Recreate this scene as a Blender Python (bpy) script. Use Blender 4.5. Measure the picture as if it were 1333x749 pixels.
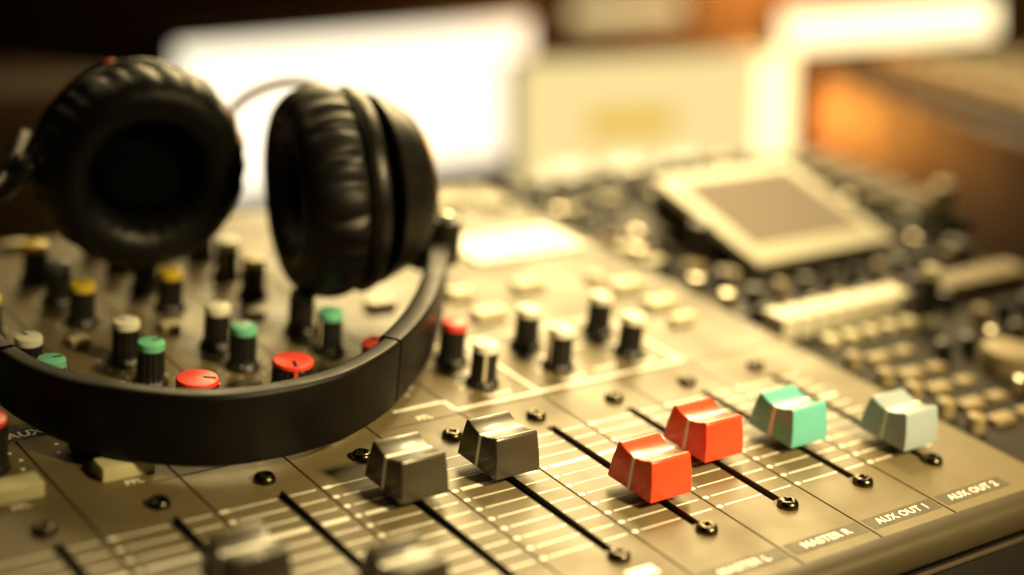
import bpy, bmesh, math, random
from mathutils import Vector, Matrix, Euler
for o in list(bpy.data.objects): bpy.data.objects.remove(o)
random.seed(7)
MM = 0.001
TILT = math.radians(9.2)                      # the console's top slopes up away from the operator
T = Matrix.Rotation(TILT, 4, 'X')
sc = bpy.context.scene
col = sc.collection

# ------------------------------------------------------------------ camera
cam_d = bpy.data.cameras.new('camera'); cam = bpy.data.objects.new('camera', cam_d); col.objects.link(cam)
Rv = Vector((0.80294187, -0.58844759, 0.094941)); Uv = Vector((0.13915806, 0.33994491, 0.93009274)); Fv = Vector((0.57958554, 0.73359859, -0.35484322))
CAM = Vector((-227.8975, -239.6834, 187.3382)) * MM
m = Matrix(((Rv.x, Uv.x, -Fv.x, CAM.x), (Rv.y, Uv.y, -Fv.y, CAM.y), (Rv.z, Uv.z, -Fv.z, CAM.z), (0, 0, 0, 1)))
cam.matrix_world = T @ m
cam_d.sensor_width = 36; cam_d.sensor_fit = 'HORIZONTAL'; cam_d.lens = 36 * 2154.64 / 1333
cam_d.clip_start = 0.02; cam_d.clip_end = 30
cam_d.dof.use_dof = True; cam_d.dof.focus_distance = 0.408; cam_d.dof.aperture_fstop = 3.4
sc.camera = cam

# ------------------------------------------------------------------ world, lamps, exposure
w = bpy.data.worlds.new('World'); sc.world = w; w.use_nodes = True
w.node_tree.nodes['Background'].inputs[0].default_value = (1.0, 0.72, 0.38, 1)
w.node_tree.nodes['Background'].inputs[1].default_value = 0.004
sc.view_settings.view_transform = 'Standard'; sc.view_settings.look = 'None'
sc.view_settings.exposure = 0; sc.view_settings.gamma = 1
sc.view_settings.use_curve_mapping = False
sc.render.engine = 'CYCLES'
try:
    sc.cycles.use_denoising = True; sc.cycles.denoiser = 'OPENIMAGEDENOISE'
except Exception: pass
sc.cycles.sample_clamp_indirect = 4

def area(name, loc, target, size, power, colr, size_y=None):
    d = bpy.data.lights.new(name, 'AREA'); d.energy = power; d.color = colr; d.size = size * MM
    if size_y: d.shape = 'RECTANGLE'; d.size_y = size_y * MM
    o = bpy.data.objects.new(name, d); col.objects.link(o)
    o.location = Vector(loc) * MM
    o.rotation_euler = (Vector(target) - Vector(loc)).to_track_quat('-Z', 'Y').to_euler()
    return o
WARM = (1.0, 0.77, 0.36)
def spot(name, loc, target, radius, power, colr, cone):
    d = bpy.data.lights.new(name, 'SPOT'); d.energy = power; d.color = colr; d.shadow_soft_size = radius * MM
    d.spot_size = math.radians(cone); d.spot_blend = 1.0
    o = bpy.data.objects.new(name, d); col.objects.link(o); o.location = Vector(loc) * MM
    o.rotation_euler = (Vector(target) - Vector(loc)).to_track_quat('-Z', 'Y').to_euler()
    return o
spot('key_lamp', (280, 230, 440), (115, 85, 0), 45, 9.5, WARM, 48)
area('top_fill', (-140, 300, 560), (-40, 150, 20), 120, 0.32, WARM)  # added light overhead, lifts the cup tops and left knob caps
bl = area('back_fill', (560, 650, 540), (50, 60, 0), 600, 3.3, (1.0, 0.75, 0.34), 560); bl.data.spread = math.radians(84)  # added soft light out of frame, gives panel and cap tops their sheen
spot('front_fill', (220, -480, 390), (54, 10, 0), 60, 50.0, WARM, 29)  # added fill from out of frame, brightens the fader cap fronts

# ------------------------------------------------------------------ materials
def mat(name, base, rough=0.5, metal=0.0, spec=0.5, emit=None, estr=0, noise=0.0, nscale=400, bump=0.0, bscale=2500, coat=0.0, alt=None, rvar=0.07):
    mt = bpy.data.materials.new(name); mt.use_nodes = True
    nt = mt.node_tree; b = nt.nodes['Principled BSDF']
    b.inputs['Base Color'].default_value = (*base, 1); b.inputs['Roughness'].default_value = rough
    b.inputs['Metallic'].default_value = metal; b.inputs['Specular IOR Level'].default_value = spec
    b.inputs['Coat Weight'].default_value = coat
    if emit: b.inputs['Emission Color'].default_value = (*emit, 1); b.inputs['Emission Strength'].default_value = estr
    if noise or bump: tc = nt.nodes.new('ShaderNodeTexCoord')
    if noise:
        n = nt.nodes.new('ShaderNodeTexNoise'); n.inputs['Scale'].default_value = nscale; n.inputs['Detail'].default_value = 6
        nt.links.new(tc.outputs['Object'], n.inputs['Vector'])
        r = nt.nodes.new('ShaderNodeMapRange'); r.inputs[1].default_value = 0.3; r.inputs[2].default_value = 0.7
        r.inputs[3].default_value = 0; r.inputs[4].default_value = 1; nt.links.new(n.outputs['Fac'], r.inputs[0])
        mx = nt.nodes.new('ShaderNodeMix'); mx.data_type = 'RGBA'
        c2 = alt or tuple(max(0, c * (1 - noise)) for c in base)
        mx.inputs[6].default_value = (*base, 1); mx.inputs[7].default_value = (*c2, 1)
        nt.links.new(r.outputs[0], mx.inputs[0]); nt.links.new(mx.outputs[2], b.inputs['Base Color'])
        rr = nt.nodes.new('ShaderNodeMapRange'); rr.inputs[1].default_value = 0.3; rr.inputs[2].default_value = 0.7
        rr.inputs[3].default_value = max(0.02, rough - rvar); rr.inputs[4].default_value = min(1, rough + rvar)
        nt.links.new(n.outputs['Fac'], rr.inputs[0]); nt.links.new(rr.outputs[0], b.inputs['Roughness'])
    if bump:
        n2 = nt.nodes.new('ShaderNodeTexNoise'); n2.inputs['Scale'].default_value = bscale; n2.inputs['Detail'].default_value = 3
        nt.links.new(tc.outputs['Object'], n2.inputs['Vector'])
        bp = nt.nodes.new('ShaderNodeBump'); bp.inputs['Strength'].default_value = bump; bp.inputs['Distance'].default_value = 0.0002
        nt.links.new(n2.outputs['Fac'], bp.inputs['Height']); nt.links.new(bp.outputs['Normal'], b.inputs['Normal'])
    return mt
M = {
 'panel': mat('panel_paint', (0.145, 0.113, 0.056), 0.42, 0.0, 0.30, noise=0.16, nscale=45, bump=0.10, bscale=3500, rvar=0.12),
 'lip': mat('lip_paint', (0.05, 0.039, 0.021), 0.45, 0.0, 0.3, noise=0.15, nscale=120, bump=0.1),
 'black_in': mat('inner_black', (0.008, 0.007, 0.006), 0.7),
 'groove': mat('groove_black', (0.012, 0.01, 0.008), 0.6),
 'chassis': mat('chassis_black', (0.014, 0.012, 0.01), 0.5, bump=0.1),
 'ink': mat('white_ink', (0.86, 0.83, 0.74), 0.4),
 'strip': mat('label_brown', (0.065, 0.05, 0.03), 0.5, 0.0, 0.3, noise=0.1, nscale=200),
 'tag_black': mat('tag_black', (0.01, 0.01, 0.01), 0.5),
 'screw': mat('screw_black', (0.10, 0.085, 0.06), 0.24, 1.0, 0.5, noise=0.3, nscale=900),
 'red': mat('red_plastic', (0.90, 0.065, 0.02), 0.30, noise=0.08, nscale=250, coat=0.2),
 'green': mat('green_plastic', (0.13, 0.46, 0.42), 0.30, noise=0.06, nscale=250, coat=0.2),
 'grey': mat('grey_plastic', (0.32, 0.38, 0.42), 0.32, noise=0.06, nscale=250, coat=0.2),
 'dark': mat('charcoal_plastic', (0.046, 0.037, 0.024), 0.34, noise=0.05, nscale=90, coat=0.2),
 'knob': mat('knob_black', (0.012, 0.011, 0.010), 0.38, noise=0.2, nscale=500),
 'cream': mat('cream_plastic', (0.72, 0.64, 0.42), 0.38, noise=0.08, nscale=200),
 'olive': mat('olive_button', (0.62, 0.58, 0.34), 0.4, noise=0.1, nscale=200),
 'yellow': mat('yellow_cap', (0.80, 0.58, 0.05), 0.4),
 'white': mat('white_cap', (0.78, 0.75, 0.62), 0.4),
 'mint': mat('mint_cap', (0.16, 0.56, 0.36), 0.4),
 'redcap': mat('red_cap', (0.80, 0.06, 0.035), 0.35),
 'slate': mat('slate_cap', (0.10, 0.12, 0.13), 0.4),
 'paper': mat('white_label', (0.92, 0.91, 0.86), 0.35),
 'leather': mat('ear_leather', (0.004, 0.0034, 0.0026), 0.46, 0.0, 0.38, noise=0.25, nscale=150, bump=0.25, bscale=1400),
 'mesh_cloth': mat('ear_cloth', (0.002, 0.002, 0.002), 0.9, 0.0, 0.1, bump=0.3, bscale=3000),
 'shell': mat('shell_black', (0.010, 0.0085, 0.007), 0.36, 0.0, 0.4, noise=0.15, nscale=200, bump=0.06, bscale=3000),
 'band': mat('band_black', (0.005, 0.004, 0.003), 0.42, 0.0, 0.25, noise=0.15, nscale=120, bump=0.12, bscale=2600),
 'steel': mat('steel', (0.55, 0.5, 0.42), 0.25, 1.0),
 'cable': mat('cable_grey', (0.60, 0.48, 0.28), 0.5),
 'surface': mat('surface_brown', (0.018, 0.012, 0.007), 0.6, 0.0, 0.2, noise=0.2, nscale=60, bump=0.1),
 'lcd': mat('lcd_glass', (0.14, 0.10, 0.06), 0.55, 0.0, 0.15, emit=(0.62, 0.42, 0.2), estr=0.32),
 'bezel': mat('bezel_cream', (0.88, 0.83, 0.66), 0.35),
 'desk': mat('desk_dark', (0.03, 0.02, 0.013), 0.5, noise=0.3, nscale=8, bump=0.1),
 'wall': mat('wall_brown', (0.034, 0.017, 0.007), 0.8, noise=0.15, nscale=5),
 'cabinet': mat('cabinet_brown', (0.085, 0.05, 0.025), 0.5, noise=0.2, nscale=12),
 'rack': mat('rack_brown', (0.055, 0.020, 0.003), 0.65, 0.0, 0.2, noise=0.2, nscale=14),
 'key': mat('key_beige', (0.30, 0.23, 0.12), 0.5),
 'keycap': mat('keycap_beige', (0.72, 0.60, 0.36), 0.5),
 'screen_white': mat('screen_white', (0.8, 0.8, 0.8), 0.3, emit=(1.0, 0.90, 0.66), estr=1.6),
 'screen_cream': mat('screen_cream', (0.2, 0.17, 0.1), 0.4, emit=(1.0, 0.77, 0.33), estr=1.0),
 'screen_amber': mat('screen_amber', (0.2, 0.15, 0.05), 0.4, emit=(0.95, 0.60, 0.08), estr=0.85),
 'tube': mat('warm_glow', (1, 1, 1), 0.3, emit=(1.0, 0.80, 0.42), estr=2.6),
 'tube2': mat('strip_glow', (1, 1, 1), 0.3, emit=(1.0, 0.78, 0.34), estr=0.95),
 'flare': mat('flare_glow', (1, 1, 1), 0.3, emit=(1.0, 0.76, 0.34), estr=2.8),  # emission for the flare strip on the small screen
}

# ------------------------------------------------------------------ mesh helpers (millimetres in, metres out)
def new_mesh(name, verts, faces, mt, smooth=False, angle=None):
    me = bpy.data.meshes.new(name); me.from_pydata([tuple(c * MM for c in v) for v in verts], [], faces)
    me.validate(); me.update()
    bm = bmesh.new(); bm.from_mesh(me); bmesh.ops.recalc_face_normals(bm, faces=bm.faces)
    if angle is not None:
        for f in bm.faces: f.smooth = True
        for e in bm.edges:
            if len(e.link_faces) == 2 and e.calc_face_angle(0) > math.radians(angle): e.smooth = False
    elif smooth:
        for f in bm.faces: f.smooth = True
    bm.to_mesh(me); bm.free()
    me.materials.append(mt if not isinstance(mt, str) else M[mt])
    return me
def put(name, me, parent=None, loc=(0, 0, 0), rot=None):
    o = bpy.data.objects.new(name, me); col.objects.link(o)
    o.location = Vector(loc) * MM
    if rot is not None: o.rotation_euler = rot
    if parent: o.parent = parent
    return o
def tag(o, label=None, cat=None, group=None, kind=None):
    if label: o['label'] = label
    if cat: o['category'] = cat
    if group: o['group'] = group
    if kind: o['kind'] = kind
    return o
def root(name, loc, rot=(0, 0, 0)):
    o = bpy.data.objects.new(name, None); col.objects.link(o); o.empty_display_size = 0.01
    o.location = Vector(loc) * MM; o.rotation_euler = rot
    return o
def box_data(x0, x1, y0, y1, z0, z1, bev=0.0):
    bm = bmesh.new(); bmesh.ops.create_cube(bm, size=1)
    for v in bm.verts:
        v.co = Vector(((x0 + x1) / 2 + v.co.x * (x1 - x0), (y0 + y1) / 2 + v.co.y * (y1 - y0), (z0 + z1) / 2 + v.co.z * (z1 - z0)))
    if bev: bmesh.ops.bevel(bm, geom=bm.edges[:], offset=bev, segments=2, affect='EDGES', profile=0.6)
    bm.verts.index_update()
    vs = [tuple(v.co) for v in bm.verts]; fs = [[v.index for v in f.verts] for f in bm.faces]; bm.free()
    return vs, fs
def box(name, mt, x0, x1, y0, y1, z0, z1, bev=0.0, parent=None, loc=(0, 0, 0), rot=None):
    vs, fs = box_data(x0, x1, y0, y1, z0, z1, bev)
    return put(name, new_mesh(name, vs, fs, mt, angle=40 if bev else None), parent, loc, rot)
def join(parts):
    V = []; F = []
    for vs, fs in parts:
        n = len(V); V += vs; F += [[i + n for i in f] for f in fs]
    return V, F
def lathe_data(prof, seg=48, rfun=None):
    V = []; F = []; n = len(prof)
    for k in range(seg):
        a = 2 * math.pi * k / seg
        for j, (r, z) in enumerate(prof):
            rr = r if rfun is None else rfun(a, j, r, z)
            if isinstance(rr, tuple): rr, zz = rr
            else: zz = z
            V.append((rr * math.cos(a), rr * math.sin(a), zz))
    for k in range(seg):
        k2 = (k + 1) % seg
        for j in range(n - 1):
            F.append([k * n + j, k2 * n + j, k2 * n + j + 1, k * n + j + 1])
    if prof[0][0] > 1e-6: F.append([k * n for k in range(seg)][::-1])
    if prof[-1][0] > 1e-6: F.append([k * n + n - 1 for k in range(seg)])
    return V, F
def tube_data(pts, r, seg=10):
    V = []; F = []
    pts = [Vector(p) for p in pts]; n = len(pts); up = Vector((0, 0, 1))
    for i, p in enumerate(pts):
        d = (pts[min(i + 1, n - 1)] - pts[max(i - 1, 0)]).normalized()
        s = d.cross(up)
        if s.length < 1e-4: s = Vector((1, 0, 0))
        s.normalize(); u = s.cross(d)
        for k in range(seg):
            a = 2 * math.pi * k / seg
            V.append(tuple(p + (s * math.cos(a) + u * math.sin(a)) * r))
    for i in range(n - 1):
        for k in range(seg):
            k2 = (k + 1) % seg
            F.append([i * seg + k, i * seg + k2, (i + 1) * seg + k2, (i + 1) * seg + k])
    F.append(list(range(seg))[::-1]); F.append([(n - 1) * seg + k for k in range(seg)])
    return V, F
def spline(ctrl, sub=8):
    P = [Vector(p) for p in ctrl]; out = []
    for i in range(len(P) - 1):
        p0 = P[max(i - 1, 0)]; p1 = P[i]; p2 = P[i + 1]; p3 = P[min(i + 2, len(P) - 1)]
        for s in range(sub):
            t = s / sub
            out.append(0.5 * ((2 * p1) + (p2 - p0) * t + (2 * p0 - 5 * p1 + 4 * p2 - p3) * t * t + (3 * p1 - p0 - 3 * p2 + p3) * t ** 3))
    out.append(P[-1]); return out
def plate_data(x0, x1, y0, y1, holes, zt=0.0, th=1.4):
    """a sheet with rectangular openings, walls included"""
    xs = sorted({x0, x1, *[h[0] for h in holes], *[h[1] for h in holes]}); ys = sorted({y0, y1, *[h[2] for h in holes], *[h[3] for h in holes]})
    def solid(i, j):
        if i < 0 or j < 0 or i >= len(xs) - 1 or j >= len(ys) - 1: return False
        cx = (xs[i] + xs[i + 1]) / 2; cy = (ys[j] + ys[j + 1]) / 2
        return not any(h[0] < cx < h[1] and h[2] < cy < h[3] for h in holes)
    V = []; F = []; idx = {}
    def vid(i, j, t):
        if (i, j, t) not in idx: idx[(i, j, t)] = len(V); V.append((xs[i], ys[j], zt if t else zt - th))
        return idx[(i, j, t)]
    for i in range(len(xs) - 1):
        for j in range(len(ys) - 1):
            if not solid(i, j): continue
            F.append([vid(i, j, 1), vid(i + 1, j, 1), vid(i + 1, j + 1, 1), vid(i, j + 1, 1)])
            F.append([vid(i, j, 0), vid(i, j + 1, 0), vid(i + 1, j + 1, 0), vid(i + 1, j, 0)])
            for di, dj, a, b in ((-1, 0, (i, j), (i, j + 1)), (1, 0, (i + 1, j), (i + 1, j + 1)), (0, -1, (i, j), (i + 1, j)), (0, 1, (i, j + 1), (i + 1, j + 1))):
                if not solid(i + di, j + dj): F.append([vid(*a, 0), vid(*b, 0), vid(*b, 1), vid(*a, 1)])
    return V, F
def ink_rect(x0, x1, y0, y1, z=0.02):
    return [(x0, y0, z), (x1, y0, z), (x1, y1, z), (x0, y1, z)], [[0, 1, 2, 3]]
def ink_dot(x, y, rx, ry, z=0.02, n=12):
    return [(x + rx * math.cos(2 * math.pi * k / n), y + ry * math.sin(2 * math.pi * k / n), z) for k in range(n)], [list(range(n))]
def text(name, s, size, parent, loc, mt='ink', bold=0.0, rotz=0.0):
    c = bpy.data.curves.new(name, 'FONT'); c.body = s; c.size = size * MM; c.align_x = 'CENTER'; c.align_y = 'CENTER'
    c.extrude = 0.02 * MM; c.offset = bold * MM; c.resolution_u = 3; c.space_character = 1.06
    tmp = bpy.data.objects.new(name, c); me = bpy.data.meshes.new_from_object(tmp); bpy.data.objects.remove(tmp)
    me.materials.clear(); me.materials.append(M[mt]); o = bpy.data.objects.new(name, me); col.objects.link(o)
    o.parent = parent; o.location = Vector(loc) * MM; o.rotation_euler = (0, 0, rotz)
    return o

# ------------------------------------------------------------------ back wall and desk
wall = box('wall', 'wall', -1600, 1600, 0, 20, -300, 900, 0, None, (770, 985, 0), (0, 0, math.radians(-36)))
tag(wall, kind='structure')
DESK = -95
desk = box('desk', 'desk', -900, 1500, -500, 1600, DESK - 30, DESK, 2)
tag(desk, kind='structure')

# ================================================================== mixing console
con = root('mixing_console', (0, 0, 0), (TILT, 0, 0))
tag(con, 'warm grey audio mixing console with coloured faders and rows of capped knobs', 'mixing console')
P = 27.0; XL = -152.0; XR = 131.5; G = 0.30
box('chassis', 'chassis', XL, XR - 1, -23.5, 244, -58, -5, 1.0, con)
box('backing_sheet', 'groove', XL + 0.5, XR - 0.7, -23, 243, -4.9, -2.6, 0, con)
# rounded front lip, its profile extruded across the desk
prof = [(-22.0, 0.0), (-24.6, -0.05), (-26.3, -0.6), (-27.4, -1.7), (-27.9, -3.2), (-27.9, -7.0), (-27.2, -8.4), (-25.8, -8.9), (-22.0, -8.9)]
V = []; F = []
for x in (XL, XR): V += [(x, y, z) for y, z in prof]
n = len(prof)
for j in range(n): F.append([j, (j + 1) % n, n + (j + 1) % n, n + j])
F.append(list(range(n))); F.append(list(range(n, 2 * n)))
put('front_lip', new_mesh('front_lip', V, F, 'lip', angle=50), con)
box('front_trim', 'strip', XL, XR - 1, -24.6, -23.6, -14.2, -13.2, 0.2, con)
side = box('side_rail', 'lip', XR - 0.6, XR + 1.2, -23, 244, -16, -0.4, 0.5, con)

SLOTS = range(-5, 5)
Y0, YS = -22.0, 77.4
YT = 242.0
plates = {}
for i in SLOTS:
    x0 = P * i - 17 + G; x1 = P * i + 10 - G
    if i == 4: x1 = XR - 0.6
    if i == -5: x0 = XL
    V, F = plate_data(x0, x1, Y0, YS, [(P * i - 1.45, P * i + 1.45, 3.6, 61.2)])
    plates[i] = put('fader_plate', new_mesh('fader_plate', V, F, 'panel'), con)
    rails = [box_data(P * i - 0.35, P * i + 0.35, 3.8, 61, -2.5, -1.2)]
    put('fader_track', new_mesh('fader_track', *join(rails), 'black_in'), plates[i])
up = {}
for i in range(-5, 1):
    x0 = P * i - 17 + G if i > -5 else XL; x1 = P * i + 10 - G
    V, F = plate_data(x0, x1, YS + 2 * G, YT, [])
    up[i] = put('channel_plate', new_mesh('channel_plate', V, F, 'panel'), con)
V, F = plate_data(10 + G, XR - 0.6, YS + 2 * G, YT, [])
master = put('master_plate', new_mesh('master_plate', V, F, 'panel'), con)

# printed fader scales: eleven ruled lines, the fourth one heavy, and a row of dots by each seam
for i in SLOTS:
    parts = []
    a = P * (i - 1) + 10; s = P * i; e = P * i + 10
    for k in range(11):
        y = 57.7 - 5.02 * k; hw = 0.25
        if k == 3: hw = 0.78
        parts.append(ink_rect(a + 3.0, s - 1.6, y - hw, y + hw))
        parts.append(ink_rect(s + 1.6, e - 1.4, y - hw, y + hw))
        rx = 0.95 if k else 1.5
        parts.append(ink_dot(a + 1.25 + (rx - 0.95), y, rx, 0.72))
    put('scale_markings', new_mesh('scale_markings', *join(parts), 'ink'), plates[i])

# screws
def screw_mesh():
    prof = [(2.7, 0.0), (2.72, 0.6), (2.5, 1.25), (2.1, 1.65), (1.6, 1.85), (1.2, 1.8), (1.0, 1.3), (0.7, 0.75), (0, 0.6)]
    def rf(a, j, r, z):
        if 5 <= j <= 7: return r * (1 + 0.22 * math.cos(4 * a))
        return r
    return new_mesh('screw', *lathe_data(prof, 40, rf), 'screw', angle=45)
SM = screw_mesh()
for i in SLOTS:
    for y in (0.0, 67.1):
        put('screw', SM, con, (P * i, y, 0.0), (0, 0, random.uniform(0, 1.5)))

# fader caps
def cap_meshes(mt):
    hb, ht = 8.2, 6.35; wb, wt = 6.75, 6.2; zb, zt = 2.3, 12.4
    n = 14; sec = []
    sec.append((-hb, zb)); sec.append((-hb + 0.55, zb + 4.6)); sec.append((-ht - 0.1, zt - 0.5)); sec.append((-ht + 0.35, zt))
    for k in range(n + 1):
        t = -1 + 2 * k / n; y = t * (ht - 1.1)
        sec.append((y, zt - 0.1 - 1.2 * (1 - t * t) - 0.2 * (1 - abs(t))))
    sec.append((ht - 0.35, zt)); sec.append((ht + 0.1, zt - 0.5)); sec.append((hb - 0.55, zb + 4.6)); sec.append((hb, zb))
    def ring(ins, sect):
        out = []
        for y, z in sect:
            w = wb + (wt - wb) * (z - zb) / (zt - zb) - ins
            out.append((w, y, z))
        return out
    r0 = ring(0, sec); V = []; F = []; m_ = len(sec)
    for sgn in (-1, 1): V += [(sgn * x, y, z) for x, y, z in r0]
    for j in range(m_): F.append([j, (j + 1) % m_, m_ + (j + 1) % m_, m_ + j])
    F.append(list(range(m_))[::-1]); F.append(list(range(m_, 2 * m_)))
    me = new_mesh('fader_cap', V, F, mt)
    bm = bmesh.new(); bm.from_mesh(me)
    ed = [e for e in bm.edges if len(e.link_faces) == 2 and e.calc_face_angle(0) > math.radians(25)]
    bmesh.ops.bevel(bm, geom=ed, offset=0.33 * MM, segments=3, affect='EDGES', profile=0.5, clamp_overlap=True)
    for f in bm.faces: f.smooth = True
    for e in bm.edges:
        if len(e.link_faces) == 2 and e.calc_face_angle(0) > math.radians(30): e.smooth = False
    bm.to_mesh(me); bm.free()
    return me
def pointer_mesh():
    zb, zt = 2.6, 10.9; wb, wt = 6.75, 6.2
    def w(z): return wb + (wt - wb) * (z - 2.3) / 10.1 + 0.07
    hw = 0.52; sec = [(-w(zb), zb), (-w(zt), zt + 0.05), (w(zt), zt + 0.05), (w(zb), zb)]
    inn = [(-w(zb) + 0.5, zb), (-w(zt) + 0.5, zt - 0.5), (w(zt) - 0.5, zt - 0.5), (w(zb) - 0.5, zb)]
    V = []; F = []
    for y in (-hw, hw): V += [(x, y, z) for x, z in sec] + [(x, y, z) for x, z in inn]
    for j in range(3):
        F.append([j, j + 1, 8 + j + 1, 8 + j]); F.append([j, 4 + j, 4 + j + 1, j + 1]); F.append([8 + j, 8 + j + 1, 12 + j + 1, 12 + j])
    return new_mesh('pointer_line', V, F, 'ink')
PM = pointer_mesh()
stem = new_mesh('stem', *box_data(-0.5, 0.5, -2.2, 2.2, -2.4, 5.0), 'black_in')
CM = {k: cap_meshes(k) for k in ('red', 'green', 'grey', 'dark')}
faders = [(-5, 40, 'dark', None), (-4, 30, 'dark', None), (-3, 25.0, 'dark', 'charcoal fader cap cut by the bottom edge, left one of two'), (-2, 6.2, 'dark', 'charcoal fader cap cut by the bottom edge, right one of two'),
          (-1, 47.2, 'dark', 'charcoal fader cap nearest the headband'), (0, 47.2, 'dark', 'charcoal fader cap left of the red ones'),
          (1, 21.2, 'red', 'red fader cap above MASTER L'), (2, 31.4, 'red', 'red fader cap above MASTER R'),
          (3, 27.5, 'green', 'mint green fader cap above AUX OUT 1'), (4, 12.5, 'grey', 'pale grey fader cap above AUX OUT 2')]
for i, y, k, lab in faders:
    if i < -3: continue
    o = put('fader_cap', CM[k], con, (P * i, y, 0))
    if lab: o['label'] = lab
    put('pointer_line', PM, o); put('stem', stem, o)

# channel labels along the front
for i, s in ((0, ''), (1, 'MASTER L'), (2, 'MASTER R'), (3, 'AUX OUT 1'), (4, 'AUX OUT 2')):
    if not s: continue
    x0 = P * i - 15.6; x1 = P * i + 9.2
    b = put('label_strip', new_mesh('label_strip', *plate_data(x0, x1, -18.6, -13.7, [], 0.06, 0.05), 'strip'), con)
    text('lettering', s, 3.4, b, ((x0 + x1) / 2, -16.2, 0.09), 'ink', 0.05)
# the little white legend behind the last screw of the neighbouring channel
put('scribble_label', new_mesh('scribble_label', *plate_data(-3.2, 4.5, -9.4, -5.6, [], 0.08, 0.07), 'paper'), con)

# knobs
def knob_body(kind):
    if kind == 'big':
        prof = [(6.0, 0), (6.0, 0.8), (5.7, 1.2), (5.45, 2.0), (5.3, 10.3), (5.0, 10.8), (0, 10.8)]; nf = 20; lo, hi = 2.0, 9.4
    else:
        prof = [(4.75, 0), (4.75, 0.6), (4.45, 1.1), (3.95, 1.9), (3.75, 2.4), (3.55, 9.8), (3.3, 10.4), (0, 10.4)]; nf = 14; lo, hi = 1.9, 10.0
    def rf(a, j, r, z):
        if lo <= z <= hi: return r * (1 - 0.12 * max(0.0, math.cos(nf * a)) ** 2)
        return r
    return new_mesh('knob', *lathe_data(prof, 96, rf), 'knob', angle=38)
KB = {'std': knob_body('std'), 'big': knob_body('big')}
def cap_mesh(kind, mt):
    if kind == 'big': prof = [(4.9, 10.8), (5.35, 10.85), (5.4, 11.4), (5.15, 11.8), (4.5, 11.95), (0, 12.1)]
    else: prof = [(3.2, 10.1), (3.62, 10.2), (3.66, 11.6), (3.45, 12.15), (3.0, 12.35), (0, 12.4)]
    return new_mesh('cap', *lathe_data(prof, 40), mt, angle=45)
KC = {}
def ptr_mesh(kind):
    if kind == 'big': parts = [box_data(-0.4, 0.4, 1.5, 4.6, 11.9, 12.16), ]
    else: parts = [box_data(-0.32, 0.32, 0.3, 2.9, 12.2, 12.47)]
    return new_mesh('pointer', *join(parts), 'knob')
KP = {k: ptr_mesh(k) for k in ('std', 'big')}
def side_mesh(kind, mt):
    if kind == 'big': v, f = box_data(-0.5, 0.5, 5.0, 5.66, 1.6, 10.6)
    else: v, f = box_data(-0.42, 0.42, 3.3, 3.86, 2.2, 10.1)
    return new_mesh('side_line', v, f, mt)
KS = {}
ringdots = []
for k in range(11):
    a = math.radians(-60 + 30 * k); ringdots.append(ink_dot(7.1 * math.cos(a), 7.1 * math.sin(a), 0.42, 0.42))
RD = new_mesh('tick_ring', *join(ringdots), 'ink')
def knob(x, y, colr, kind='std', rot=None, ticks=True, side=None):
    o = put('knob', KB[kind], con, (x, y, 0), (0, 0, random.uniform(-2.4, 2.4) if rot is None else rot))
    if kind == 'big': o.scale = (1, 1, 1.1)
    if (kind, colr) not in KC: KC[(kind, colr)] = cap_mesh(kind, colr)
    put('cap', KC[(kind, colr)], o); put('pointer', KP[kind], o)
    sm = side or ('redcap' if kind == 'big' else 'cream')
    if (kind, sm) not in KS: KS[(kind, sm)] = side_mesh(kind, sm)
    put('side_line', KS[(kind, sm)], o)
    put('tick_ring', RD, con, (x, y, 0)).scale = (1.25, 1.25, 1) if kind == 'big' else (1, 1, 1)
for i in range(-4, 1):
    x = P * i - 1.2
    knob(x, 100.8, 'redcap', 'big', ticks=False, rot=math.radians(160) if i == -1 else None)
    knob(x, 127.6, 'mint'); knob(x, 143.2, 'slate' if i == 0 else 'white')
    knob(x, 172.8, 'yellow'); knob(x, 190.0, {0: 'white', -2: 'slate'}.get(i, 'yellow'))
    knob(x, 207.5, 'yellow')
    if i != -2: knob(x, 224.0, 'white')
knob(27.0, 107.2, 'redcap'); knob(26.2, 90.8, 'white', rot=math.radians(150))
knob(53.2, 107.2, 'white', rot=math.radians(80)); knob(53.0, 91.2, 'white', rot=math.radians(90))
knob(80.5, 107.2, 'white', rot=math.radians(215)); knob(79.0, 90.4, 'white', rot=math.radians(205))

# push buttons
def button(x, y, wx, wy, h, mt, parent=con):
    return put('push_button', new_mesh('push_button', *box_data(-wx / 2, wx / 2, -wy / 2, wy / 2, -0.5, h, min(0.5, h * 0.2)), mt, angle=40), parent, (x, y, 0))
for i in range(-5, 1):
    if i < 0: button(P * i - 0.4, 85.2, 13.2, 6.2, 3.6, 'olive')
    text('lettering', 'PFL', 2.9, up[i], (P * i - 0.3, 79.7, 0.03), 'ink', 0.06)
    button(P * i - 8.0, 158.4, 5.4, 4.2, 2.2, 'cream'); button(P * i - 6.3, 114.2, 6.2, 4.2, 2.2, 'cream')
    button(P * i + 3.0, 236.0, 8.0, 4.2, 2.4, 'cream')
for x, y, wx, wy in ((58, 148, 8, 5), (57, 131, 11, 5), (83, 146, 11, 5), (108, 143, 5, 4), (113, 133, 11, 5.5), (113.5, 116.5, 11, 5.5), (111, 103, 9, 3.5), (30, 150, 9, 5), (31, 131, 9, 5),
                     (30, 205, 9, 6), (45, 207, 9, 6), (60, 224, 12, 8), (83, 228, 12, 8), (106, 226, 13, 8), (121, 218, 10, 7)):
    button(x, y, wx, wy, 2.4, 'cream')
put('write_on_strip', new_mesh('write_on_strip', *plate_data(80, 126, 168.5, 192, [], 0.9, 0.85), 'paper'), con)
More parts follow.
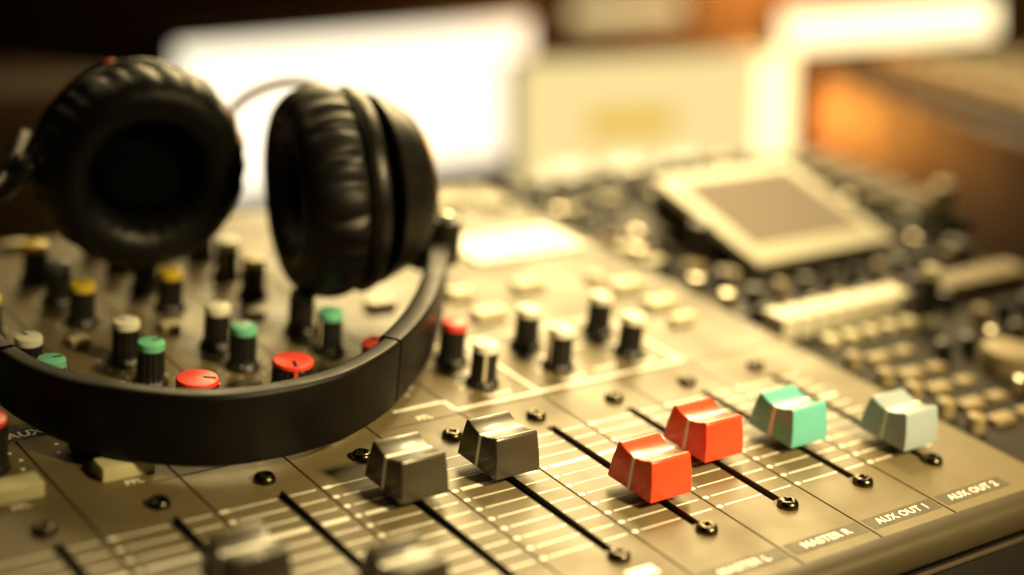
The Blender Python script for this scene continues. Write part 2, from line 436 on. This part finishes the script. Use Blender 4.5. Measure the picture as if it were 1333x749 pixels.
# AUX tag
b = put('label_strip', new_mesh('label_strip', *plate_data(-100.5, -88.6, 110.6, 116.2, [], 0.06, 0.05), 'tag_black'), con)
text('lettering', 'AUX', 4.2, b, (-94.6, 113.4, 0.09), 'ink', 0.10)
# white ruled frame round the master knobs
def ink_lines(rects): return new_mesh('frame_line', *join([ink_rect(*r) for r in rects]), 'ink')
put('frame_line', ink_lines([(10.0, 91, 79.4, 80.6), (89.8, 91, 80.6, 118), (37.4, 38.5, 80.6, 118), (9.4, 10.6, 80.6, 86), (10.6, 91, 117.0, 118.1)]), master)
put('frame_line', ink_lines([(-6, 9.4, 85.2, 86.4), (-30, -6, 85.2, 86.4)][:1]), up[0])
dashes = []
for x, y in ((27, 83.6), (53, 83.6), (79, 83.6), (27, 99), (53, 99.2), (79, 98.6), (66, 85.5), (66, 101)):
    for k in range(4): dashes.append(ink_rect(x - 4 + 2.1 * k, x - 2.6 + 2.1 * k, y - 0.6, y + 0.6))
put('printed_dashes', new_mesh('printed_dashes', *join(dashes), 'ink'), master)

# ================================================================== headphones
HB = Vector((-30.0, 72.0, 4.0))
hp = root('headphones', tuple((T @ (HB * MM)) / MM), (TILT, 0, 0))
tag(hp, 'black padded headphones lying on the mixing console with the headband towards the viewer', 'headphones')
def hput(name, me, parent=None): return put(name, me, parent or hp, (0, 0, 0) if parent else tuple(-HB))
path = [(-99.5, 152, 20.5), (-101, 136, 16.5), (-99.3, 117, 14.0), (-94.3, 101, 13.2), (-85, 86, 13), (-70, 73.6, 13), (-54, 69, 13), (-35, 69.6, 13), (-19, 75.4, 13), (-4, 84.6, 13.1), (12, 98, 13.4), (27.5, 114.5, 14), (40.5, 131, 15.2), (47, 141.5, 17)]
SP = spline(path, 10)
def sweep(pts, w, th, name, mt, inset=0.0):
    sec = []
    hw = w / 2; rr = min(th * 0.48, 1.3)
    for cx, cy, a0 in ((0 - rr, hw - rr, 0), (-th + rr, hw - rr, 90), (-th + rr, -hw + rr, 180), (0 - rr, -hw + rr, 270)):
        for k in range(6):
            a = math.radians(a0 + 18 * k); sec.append((cx + rr * math.cos(a), cy + rr * math.sin(a)))
    V = []; F = []; n = len(pts); ns = len(sec)
    for i, p in enumerate(pts):
        d = pts[min(i + 1, n - 1)] - pts[max(i - 1, 0)]; d.z = 0; d.normalize()
        out = Vector((d.y, -d.x, 0))         # outward side of the arc
        tp = 1.0 if p.x > -85 else max(0.78, 1.0 - 0.012 * (-85 - p.x) * 1.1)
        for a, b in sec: V.append(tuple(p + out * (a - inset) + Vector((0, 0, b * tp))))
    for i in range(n - 1):
        for k in range(ns):
            k2 = (k + 1) % ns; F.append([i * ns + k, i * ns + k2, (i + 1) * ns + k2, (i + 1) * ns + k])
    F.append(list(range(ns))); F.append([(n - 1) * ns + k for k in range(ns)])
    return new_mesh(name, V, F, mt, angle=50)
SEAM = 88
hb = hput('headband', sweep(SP[20:SEAM], 18.6, 5.2, 'headband', 'band'))
hput('band_end', sweep([p.copy() for p in SP[SEAM:]], 18.2, 6.4, 'band_end', 'band', 0.12))
hput('band_end', sweep([p.copy() for p in SP[:20]], 18.2, 5.1, 'band_end', 'band', 0.12))
put('seam', sweep([p.copy() for p in SP[SEAM - 1:SEAM + 1]], 17.4, 3.6, 'seam', 'black_in', 0.5), hb)
put('inner_padding', sweep([p.copy() for p in SP[30:SEAM - 10]], 14.5, 3.4, 'inner_padding', 'leather', 5.0), hb)

def frame_of(face, up):
    z = Vector(face).normalized(); y = Vector(up); y = (y - z * y.dot(z)).normalized(); x = y.cross(z)
    return Matrix(((x.x, y.x, z.x), (x.y, y.y, z.y), (x.z, y.z, z.z)))
def xf(data, mat3, c):
    vs, fs = data; c = Vector(c)
    return [tuple(mat3 @ Vector(v) + c) for v in vs], fs
def cup(center, face, r, seed, shell_tilt):
    rnd = random.Random(seed); m3 = frame_of(face, Uv); k = r / 31.0
    cre = []; a = 0
    while a < 2 * math.pi - 0.10:
        cre.append((a, rnd.uniform(0.45, 1.0), rnd.uniform(0.040, 0.075), rnd.uniform(0.7, 1.0))); a += rnd.uniform(0.17, 0.32)
    # cushion: axis +z, z=0 at the baffle
    prof = [(28.0, 0.0), (29.4, 0.8), (30.2, 2.4), (30.8, 4.6), (31.0, 7.0), (30.8, 9.4), (30.2, 11.8), (29.2, 14.0), (27.8, 15.8), (26.0, 17.2), (24.0, 18.0), (22.0, 18.2), (20.0, 17.8), (18.2, 16.8), (16.8, 15.2), (15.8, 13.0), (15.2, 10.0), (15.0, 6.0), (15.0, 1.0)]
    wgt = [0.3, 0.7, 1.0, 1.0, 0.9, 0.75, 0.55, 0.32, 0.16, 0.07, 0.04, 0.03, 0.05, 0.12, 0.25, 0.35, 0.3, 0.2, 0.1]
    # finer profile
    fp = []; fw = []
    for j in range(len(prof) - 1):
        for s in (0, 0.5):
            fp.append((prof[j][0] * (1 - s) + prof[j + 1][0] * s, prof[j][1] * (1 - s) + prof[j + 1][1] * s)); fw.append(wgt[j] * (1 - s) + wgt[j + 1] * s)
    fp.append(prof[-1]); fw.append(wgt[-1])
    def rf(a, j, r_, z):
        d = 0; t = j / len(fp)
        for ca, am, wd, ln in cre:
            da = (a - ca + math.pi) % (2 * math.pi) - math.pi
            da += 0.03 * math.sin(9 * t + 5 * am)
            if abs(da) < 0.25: d += am * math.exp(-(da / wd) ** 2) - 0.22 * am * math.exp(-((abs(da) - 2.4 * wd) / (1.2 * wd)) ** 2)
        w_ = fw[j]
        return (r_ - 1.4 * d * w_ + 0.35 * math.sin(3 * a + seed) * w_ - 0.25 * math.sin(5 * a) * w_) * k, z * k
    cushion = new_mesh('ear_cushion', *xf(lathe_data(fp, 288, rf), m3, center), 'leather', smooth=True)
    ob = hput('ear_cup', new_mesh('ear_cup', *xf(lathe_data([(0, -6.5 * k), (26 * k, -6.5 * k), (29.2 * k, -5.6 * k), (29.9 * k, -4.2 * k), (29.9 * k, -1.2 * k), (29.4 * k, -0.3 * k), (27.5 * k, 0.2 * k), (0, 0.2 * k)], 96), m3, center), 'shell', angle=35))
    put('ear_cushion', cushion, ob)
    put('speaker_cloth', new_mesh('speaker_cloth', *xf(lathe_data([(15.6 * k, 7.0), (10, 7.8), (0, 8.2)], 48), m3, center), 'mesh_cloth', smooth=True), ob)
    put('trim_ring', new_mesh('trim_ring', *xf(lathe_data([(29.95 * k, -3.2 * k), (30.35 * k, -2.9 * k), (30.35 * k, -2.1 * k), (29.95 * k, -1.8 * k)], 96), m3, center), 'shell', angle=35), ob)
    st = m3 @ Euler(shell_tilt).to_matrix()
    put('outer_shell', new_mesh('outer_shell', *xf(lathe_data([(0, -24 * k), (12 * k, -23.7 * k), (18.5 * k, -22.2 * k), (22.5 * k, -19 * k), (25.5 * k, -14.5 * k), (27.6 * k, -9.6 * k), (28.2 * k, -8.0 * k), (27.4 * k, -7.4 * k), (0, -7.2 * k)], 96), st, center), 'shell', angle=35), ob)
    return ob, m3
RC = Vector((14.5, 150.0, 38.8)); RF = -0.92 * Rv - 0.36 * Fv - 0.10 * Uv
rc, rm = cup(RC, RF, 30.6, 3, (0.0, 0.10, 0.0))
rc['label'] = 'ear cup on the right, its wrinkled cushion seen from the side'
LC = Vector((-33.0, 187.0, 42.0)); LF = 0.42 * Rv - 0.80 * Fv - 0.40 * Uv
lc, lm = cup(LC, LF, 30.0, 11, (0.0, 0.0, 0.0))
lc['label'] = 'ear cup on the left, its open cushion facing the viewer'
# red side mark on the left cup
mk = lm @ Vector((-8.0, 24.9, -10.2)) + LC
put('side_mark', new_mesh('side_mark', *xf(lathe_data([(0, -0.6), (1.7, -0.6), (1.9, 0), (1.6, 0.6), (0, 0.7)], 20), frame_of(lm @ Vector((-0.4, 0.9, 0)), Uv), mk), 'redcap', smooth=True), lc)
# yokes and hinges
def arm(name, pts, r, mt='shell', seg=12): return hput(name, new_mesh(name, *tube_data(spline(pts, 8), r, seg), mt, angle=60))
cR = RC + rm @ Vector((0, 0, -15))
yk = arm('yoke', [(45, 139.5, 17), (44.5, 141, 23), tuple(RC + rm @ Vector((-12, -22, -24))), tuple(RC + rm @ Vector((-4, -8, -25.5)))], 4.0)
hg = hput('hinge', new_mesh('hinge', *xf(lathe_data([(0, -7), (4.4, -7), (4.9, -6.3), (4.9, 6.3), (4.4, 7), (0, 7)], 28), Matrix.Identity(3), (44.5, 140, 23)), 'shell', angle=40))
put('hinge_pin', new_mesh('hinge_pin', *xf(lathe_data([(0, 7), (2.4, 7), (2.4, 8.2), (1.6, 8.8), (0, 8.9)], 20), Matrix.Identity(3), (44.5, 140, 23)), 'steel', angle=40), hg)
arm('yoke', [(-101, 148, 23), (-97, 160, 30), (-84, 173, 38), (-72, 184, 41.5), tuple(LC + lm @ Vector((-30.5, 2, -9)))], 3.0)
hg = hput('hinge', new_mesh('hinge', *xf(lathe_data([(0, -6), (3.4, -6), (3.8, -5.4), (3.8, 5.4), (3.4, 6), (0, 6)], 28), frame_of((0.6, -0.3, 0.7), Uv), (-70.5, 184.5, 41.5)), 'shell', angle=40))
put('hinge_pin', new_mesh('hinge_pin', *xf(lathe_data([(0, 6), (2.4, 6), (2.4, 6.8), (0, 6.9)], 20), frame_of((0.6, -0.3, 0.7), Uv), (-70.5, 184.5, 41.5)), 'steel', angle=40), hg)
hput('cable', new_mesh('cable', *tube_data(spline([tuple(LC + lm @ Vector((24, 8, -9))), (3.3, 199.6, 50), (7.6, 198.2, 54.4), (13.7, 195.1, 58.2), (20.4, 190.7, 60.2), (26.8, 185.2, 59), (30, 176, 54), tuple(RC + rm @ Vector((0, 22, -16)))], 10), 1.3, 10), 'cable', smooth=True))

# ================================================================== control surface beyond the console's right edge
cs = root('control_surface', tuple((T @ (Vector((140, 0, -4)) * MM)) / MM), (TILT, 0, 0))
tag(cs, 'dark brown control surface with tilted display beyond the console, mostly out of focus', 'control surface')
def cput(name, me, loc=(0, 0, 0), parent=None, rot=None):
    return put(name, me, parent or cs, loc if parent else tuple(Vector(loc) - Vector((140, 0, -4))), rot)
cput('housing', new_mesh('housing', *box_data(134.5, 272, -60, 246, -50, -4, 2.0), 'surface', angle=40))
cput('side_wing', new_mesh('side_wing', *box_data(272.5, 312, 150, 246, -50, -4.6, 2.0), 'surface', angle=40))
def cbtn(x, y, wx, wy, h, mt='cream', z=-4):
    cput('push_button', new_mesh('push_button', *box_data(-wx / 2, wx / 2, -wy / 2, wy / 2, -0.5, h, min(0.6, h * 0.2)), mt, angle=40), (x, y, z))
dial = {}
def cdial(x, y, r, h, mt='key', z=-4):
    prof = [(r, -0.5), (r, h * 0.8), (r * 0.92, h * 0.95), (r * 0.7, h), (0, h)]
    return cput('dial', new_mesh('dial', *lathe_data(prof, 40), mt, angle=40), (x, y, z))
# tilted display
dsp = cput('display', new_mesh('display', *box_data(-35, 35, 0, 60, -3.5, 0, 1.2), 'bezel', angle=40), (203.5, 128, 2.5), rot=(math.radians(12.5), 0, 0))
put('screen', new_mesh('screen', *box_data(-27.5, 27.5, 10.5, 53, -1, 0.25, 0), 'lcd'), dsp)
put('display_foot', new_mesh('display_foot', *box_data(-33, 33, 2, 58, -16, -3.4, 1), 'lip'), dsp)
for k in range(8): cbtn(140.5 + 7.6 * k, 89, 6.6, 9.5, 7.5, 'bezel')
for k in range(6): cbtn(150 + 9 * k, 76, 5.5, 4.5, 3)
for y in (60, 47, 36, 24, 13):
    cdial(142.5, y, 2.6, 5, 'key'); cbtn(155, y + 0.5, 9, 4.2, 2.0, 'key'); cbtn(167, y + 1, 7, 3.8, 1.6, 'key')
cdial(190.5, 39, 9.0, 7); cdial(196, 78, 4.0, 16, 'knob'); cdial(196, 78, 3.2, 19, 'cream')
cdial(159, 148, 4.4, 16, 'knob'); cdial(150, 140, 4.0, 5); cdial(158, 132, 4.2, 4)
[cbtn(222 + 9.5 * k, 92, 8.3, 11, 5.5, 'key') for k in range(5)]; [cbtn(248 + 9 * k, 70, 7, 7, 4, 'key') for k in range(3)]
for x, y in ((141, 151), (141, 166), (150, 205), (172, 212), (196, 212)): cbtn(x, y, 8, 5, 4, 'cream')
for a in range(3):
    for b in range(5): cbtn(281 + 9.5 * a, 162 + 14.5 * b + 2 * a, 6.5, 10, 5, 'key')
cdial(262, 118, 4.5, 6, 'knob'); cdial(262, 140, 4.5, 8, 'knob'); cdial(294, 153, 2.6, 9, 'knob'); cdial(294, 153, 4.3, 14, 'cream')

rs = random.Random(5)
for gx in range(11):                                   # ordered rows of small encoders, a key beside some of them
    for gy in range(16):
        x = 140 + 12.2 * gx; y = 8 + 15 * gy
        if 160 < x < 248 and 114 < y < 204 or x < 176 and y < 68 or x < 205 and 66 < y < 98 or x > 214 and 82 < y < 102: continue
        if (x - 190.5) ** 2 + (y - 39) ** 2 < 196 or (x - 159) ** 2 + (y - 148) ** 2 < 90 or x > 266: continue
        cdial(x, y, 2.7, 6.0, rs.choice(['knob', 'knob', 'knob', 'surface', 'surface', 'key', 'steel']))
        if rs.random() < 0.3: cbtn(x, y + 7.2, 4.6, 2.6, 1.6, rs.choice(['key', 'knob', 'slate']))

# ================================================================== far things, upright on the desk
def quad_yaw(a, b): return math.atan2(b[1] - a[1], b[0] - a[0])
# bright monitor
ml = Vector((276, 801, 0)); mr = Vector((611, 847, 0)); yaw = quad_yaw(ml, mr); Wd = (mr - ml).length
mon = root('computer_monitor', (ml.x, ml.y, DESK), (0, 0, yaw))
tag(mon, 'computer monitor with glowing white screen behind the headphones', 'monitor')
TOP = 41 - DESK
box('case', 'chassis', -9, Wd + 9, 2, 26, 16, TOP + 9, 4, mon)
box('screen', 'screen_white', 0, Wd + 6, 0.8, 1.9, 24, TOP, 0, mon)
box('stand', 'chassis', Wd / 2 - 60, Wd / 2 + 60, -10, 110, 0, 5, 1.5, mon)
box('neck', 'chassis', Wd / 2 - 18, Wd / 2 + 18, 27, 42, 5, 90, 1.5, mon)
# pale yellow monitor
ml = Vector((421, 600, 0)); mr = Vector((625, 551, 0)); yaw = quad_yaw(ml, mr); Wd = (mr - ml).length
mon = root('small_monitor', (ml.x, ml.y, DESK), (0, 0, yaw))
tag(mon, 'small pale yellow screen with an amber bar, right of the white monitor', 'monitor')
TOP = 38 - DESK
box('case', 'chassis', -1.5, Wd + 1, 2, 22, 6, TOP + 1.5, 1, mon)
box('screen', 'screen_cream', 0, Wd, 0.8, 1.9, 10, TOP, 0, mon)
box('flare_strip', 'flare', Wd - 26, Wd - 1, 0.2, 0.7, 12, TOP - 2, 0, mon)  # lamp flare put in as a glowing strip along the screen's edge
box('screen_bar', 'screen_amber', 50, 116, 0.3, 0.7, TOP - 52, TOP - 35, 0, mon)
for k in range(3): box('screen_icon', 'tube', 22 + 44 * k, 48 + 44 * k, 0.3, 0.7, TOP - 96, TOP - 72, 0, mon)
box('stand', 'chassis', Wd / 2 - 50, Wd / 2 + 50, -6, 60, 0, 5, 1.5, mon)
box('neck', 'chassis', Wd / 2 - 12, Wd / 2 + 12, 23, 33, 5, 60, 1.5, mon)
# dark equipment case with a keyboard on its top
a = Vector((379, 176, 0)); b = Vector((504, 394, 0)); yaw = quad_yaw(a, b) - math.pi / 2
rk = root('equipment_case', (a.x, a.y, DESK), (0, 0, yaw))
tag(rk, 'dark brown equipment case beyond the control surface, carrying a keyboard', 'equipment case')
box('body', 'rack', 0, 320, -160, 330, 0, 40 - DESK - 1, 3, rk)
kb = root('keyboard', (a.x + 14 * math.cos(yaw), a.y + 14 * math.sin(yaw), 39), (0, 0, yaw))
tag(kb, 'beige keyboard on top of the dark brown equipment case', 'keyboard')
box('tray', 'chassis', 0, 150, -90, 262, 0.2, 8, 2, kb)
KM = new_mesh('keycap', *box_data(-9, 9, -9.5, 9.5, 0, 8, 1.6), 'keycap', angle=40)
for r_ in range(5):
    for c_ in range(11): put('keycap', KM, kb, (16 + 28 * r_, -74 + 31.5 * c_, 8))
# tube lamps and two added orange lights
def lamp_tube(name, p0, p1, r, mt, lab, h):
    p0 = Vector(p0); p1 = Vector(p1); mid = (p0 + p1) / 2
    o = root(name, (mid.x, mid.y, DESK)); tag(o, lab, 'lamp')
    off = Vector((mid.x, mid.y, DESK))
    put('tube', new_mesh('tube', *tube_data([p0 - off, p1 - off], r, 20), mt, angle=50), o)
    d = (p1 - p0).normalized()
    for q0, q1 in ((p0 - d * 12, p0), (p1, p1 + d * 12)):
        put('end_cap', new_mesh('end_cap', *tube_data([q0 - off, q1 - off], r * 1.15, 20), 'chassis', angle=50), o)
        q = (q0 + q1) / 2
        put('post', new_mesh('post', *tube_data([Vector((q.x, q.y, DESK)) - off, q - off], 4, 10), 'chassis', angle=50), o)
    return o
lamp_tube('tube_lamp', (690, 626, 43), (789, 509, 57), 13, 'tube', 'glowing white tube lamp above the keyboard at upper right', 0)
lamp_tube('tube_lamp', (720, 918, 38), (788, 845, 46), 9, 'tube2', 'dim yellow tube lamp above the pale yellow screen', 0)
pl = bpy.data.lights.new('added_orange_spot', 'SPOT'); pl.energy = 2.0; pl.spot_size = math.radians(100); pl.spot_blend = 0.8; pl.color = (1.0, 0.36, 0.05); pl.shadow_soft_size = 0.012  # added orange light without a fixture, colours the equipment case
plo = bpy.data.objects.new('added_orange_spot', pl); col.objects.link(plo); plo.location = Vector((505, 476, 14)) * MM
plo.rotation_euler = Vector((0.02, -1.0, -0.12)).to_track_quat('-Z', 'Y').to_euler()
pl = bpy.data.lights.new('warm_glow', 'POINT'); pl.energy = 6.0; pl.color = (1.0, 0.42, 0.08); pl.shadow_soft_size = 0.03  # added point light without a fixture, spreads orange over the wall
plo = bpy.data.objects.new('warm_glow', pl); col.objects.link(plo); plo.location = Vector((860, 800, 62)) * MM
# brown cabinet at the far left
sp = root('speaker_cabinet', (80, 620, DESK), (0, 0, quad_yaw((85, 622), (210, 660))))
tag(sp, 'brown cabinet in shadow behind the left ear cup', 'cabinet')
box('body', 'cabinet', -90, 110, 0, 130, 0, 40 - DESK, 3, sp)
box('front_panel', 'cabinet', -84, 104, -3, -0.3, 6, 34 - DESK, 1, sp)
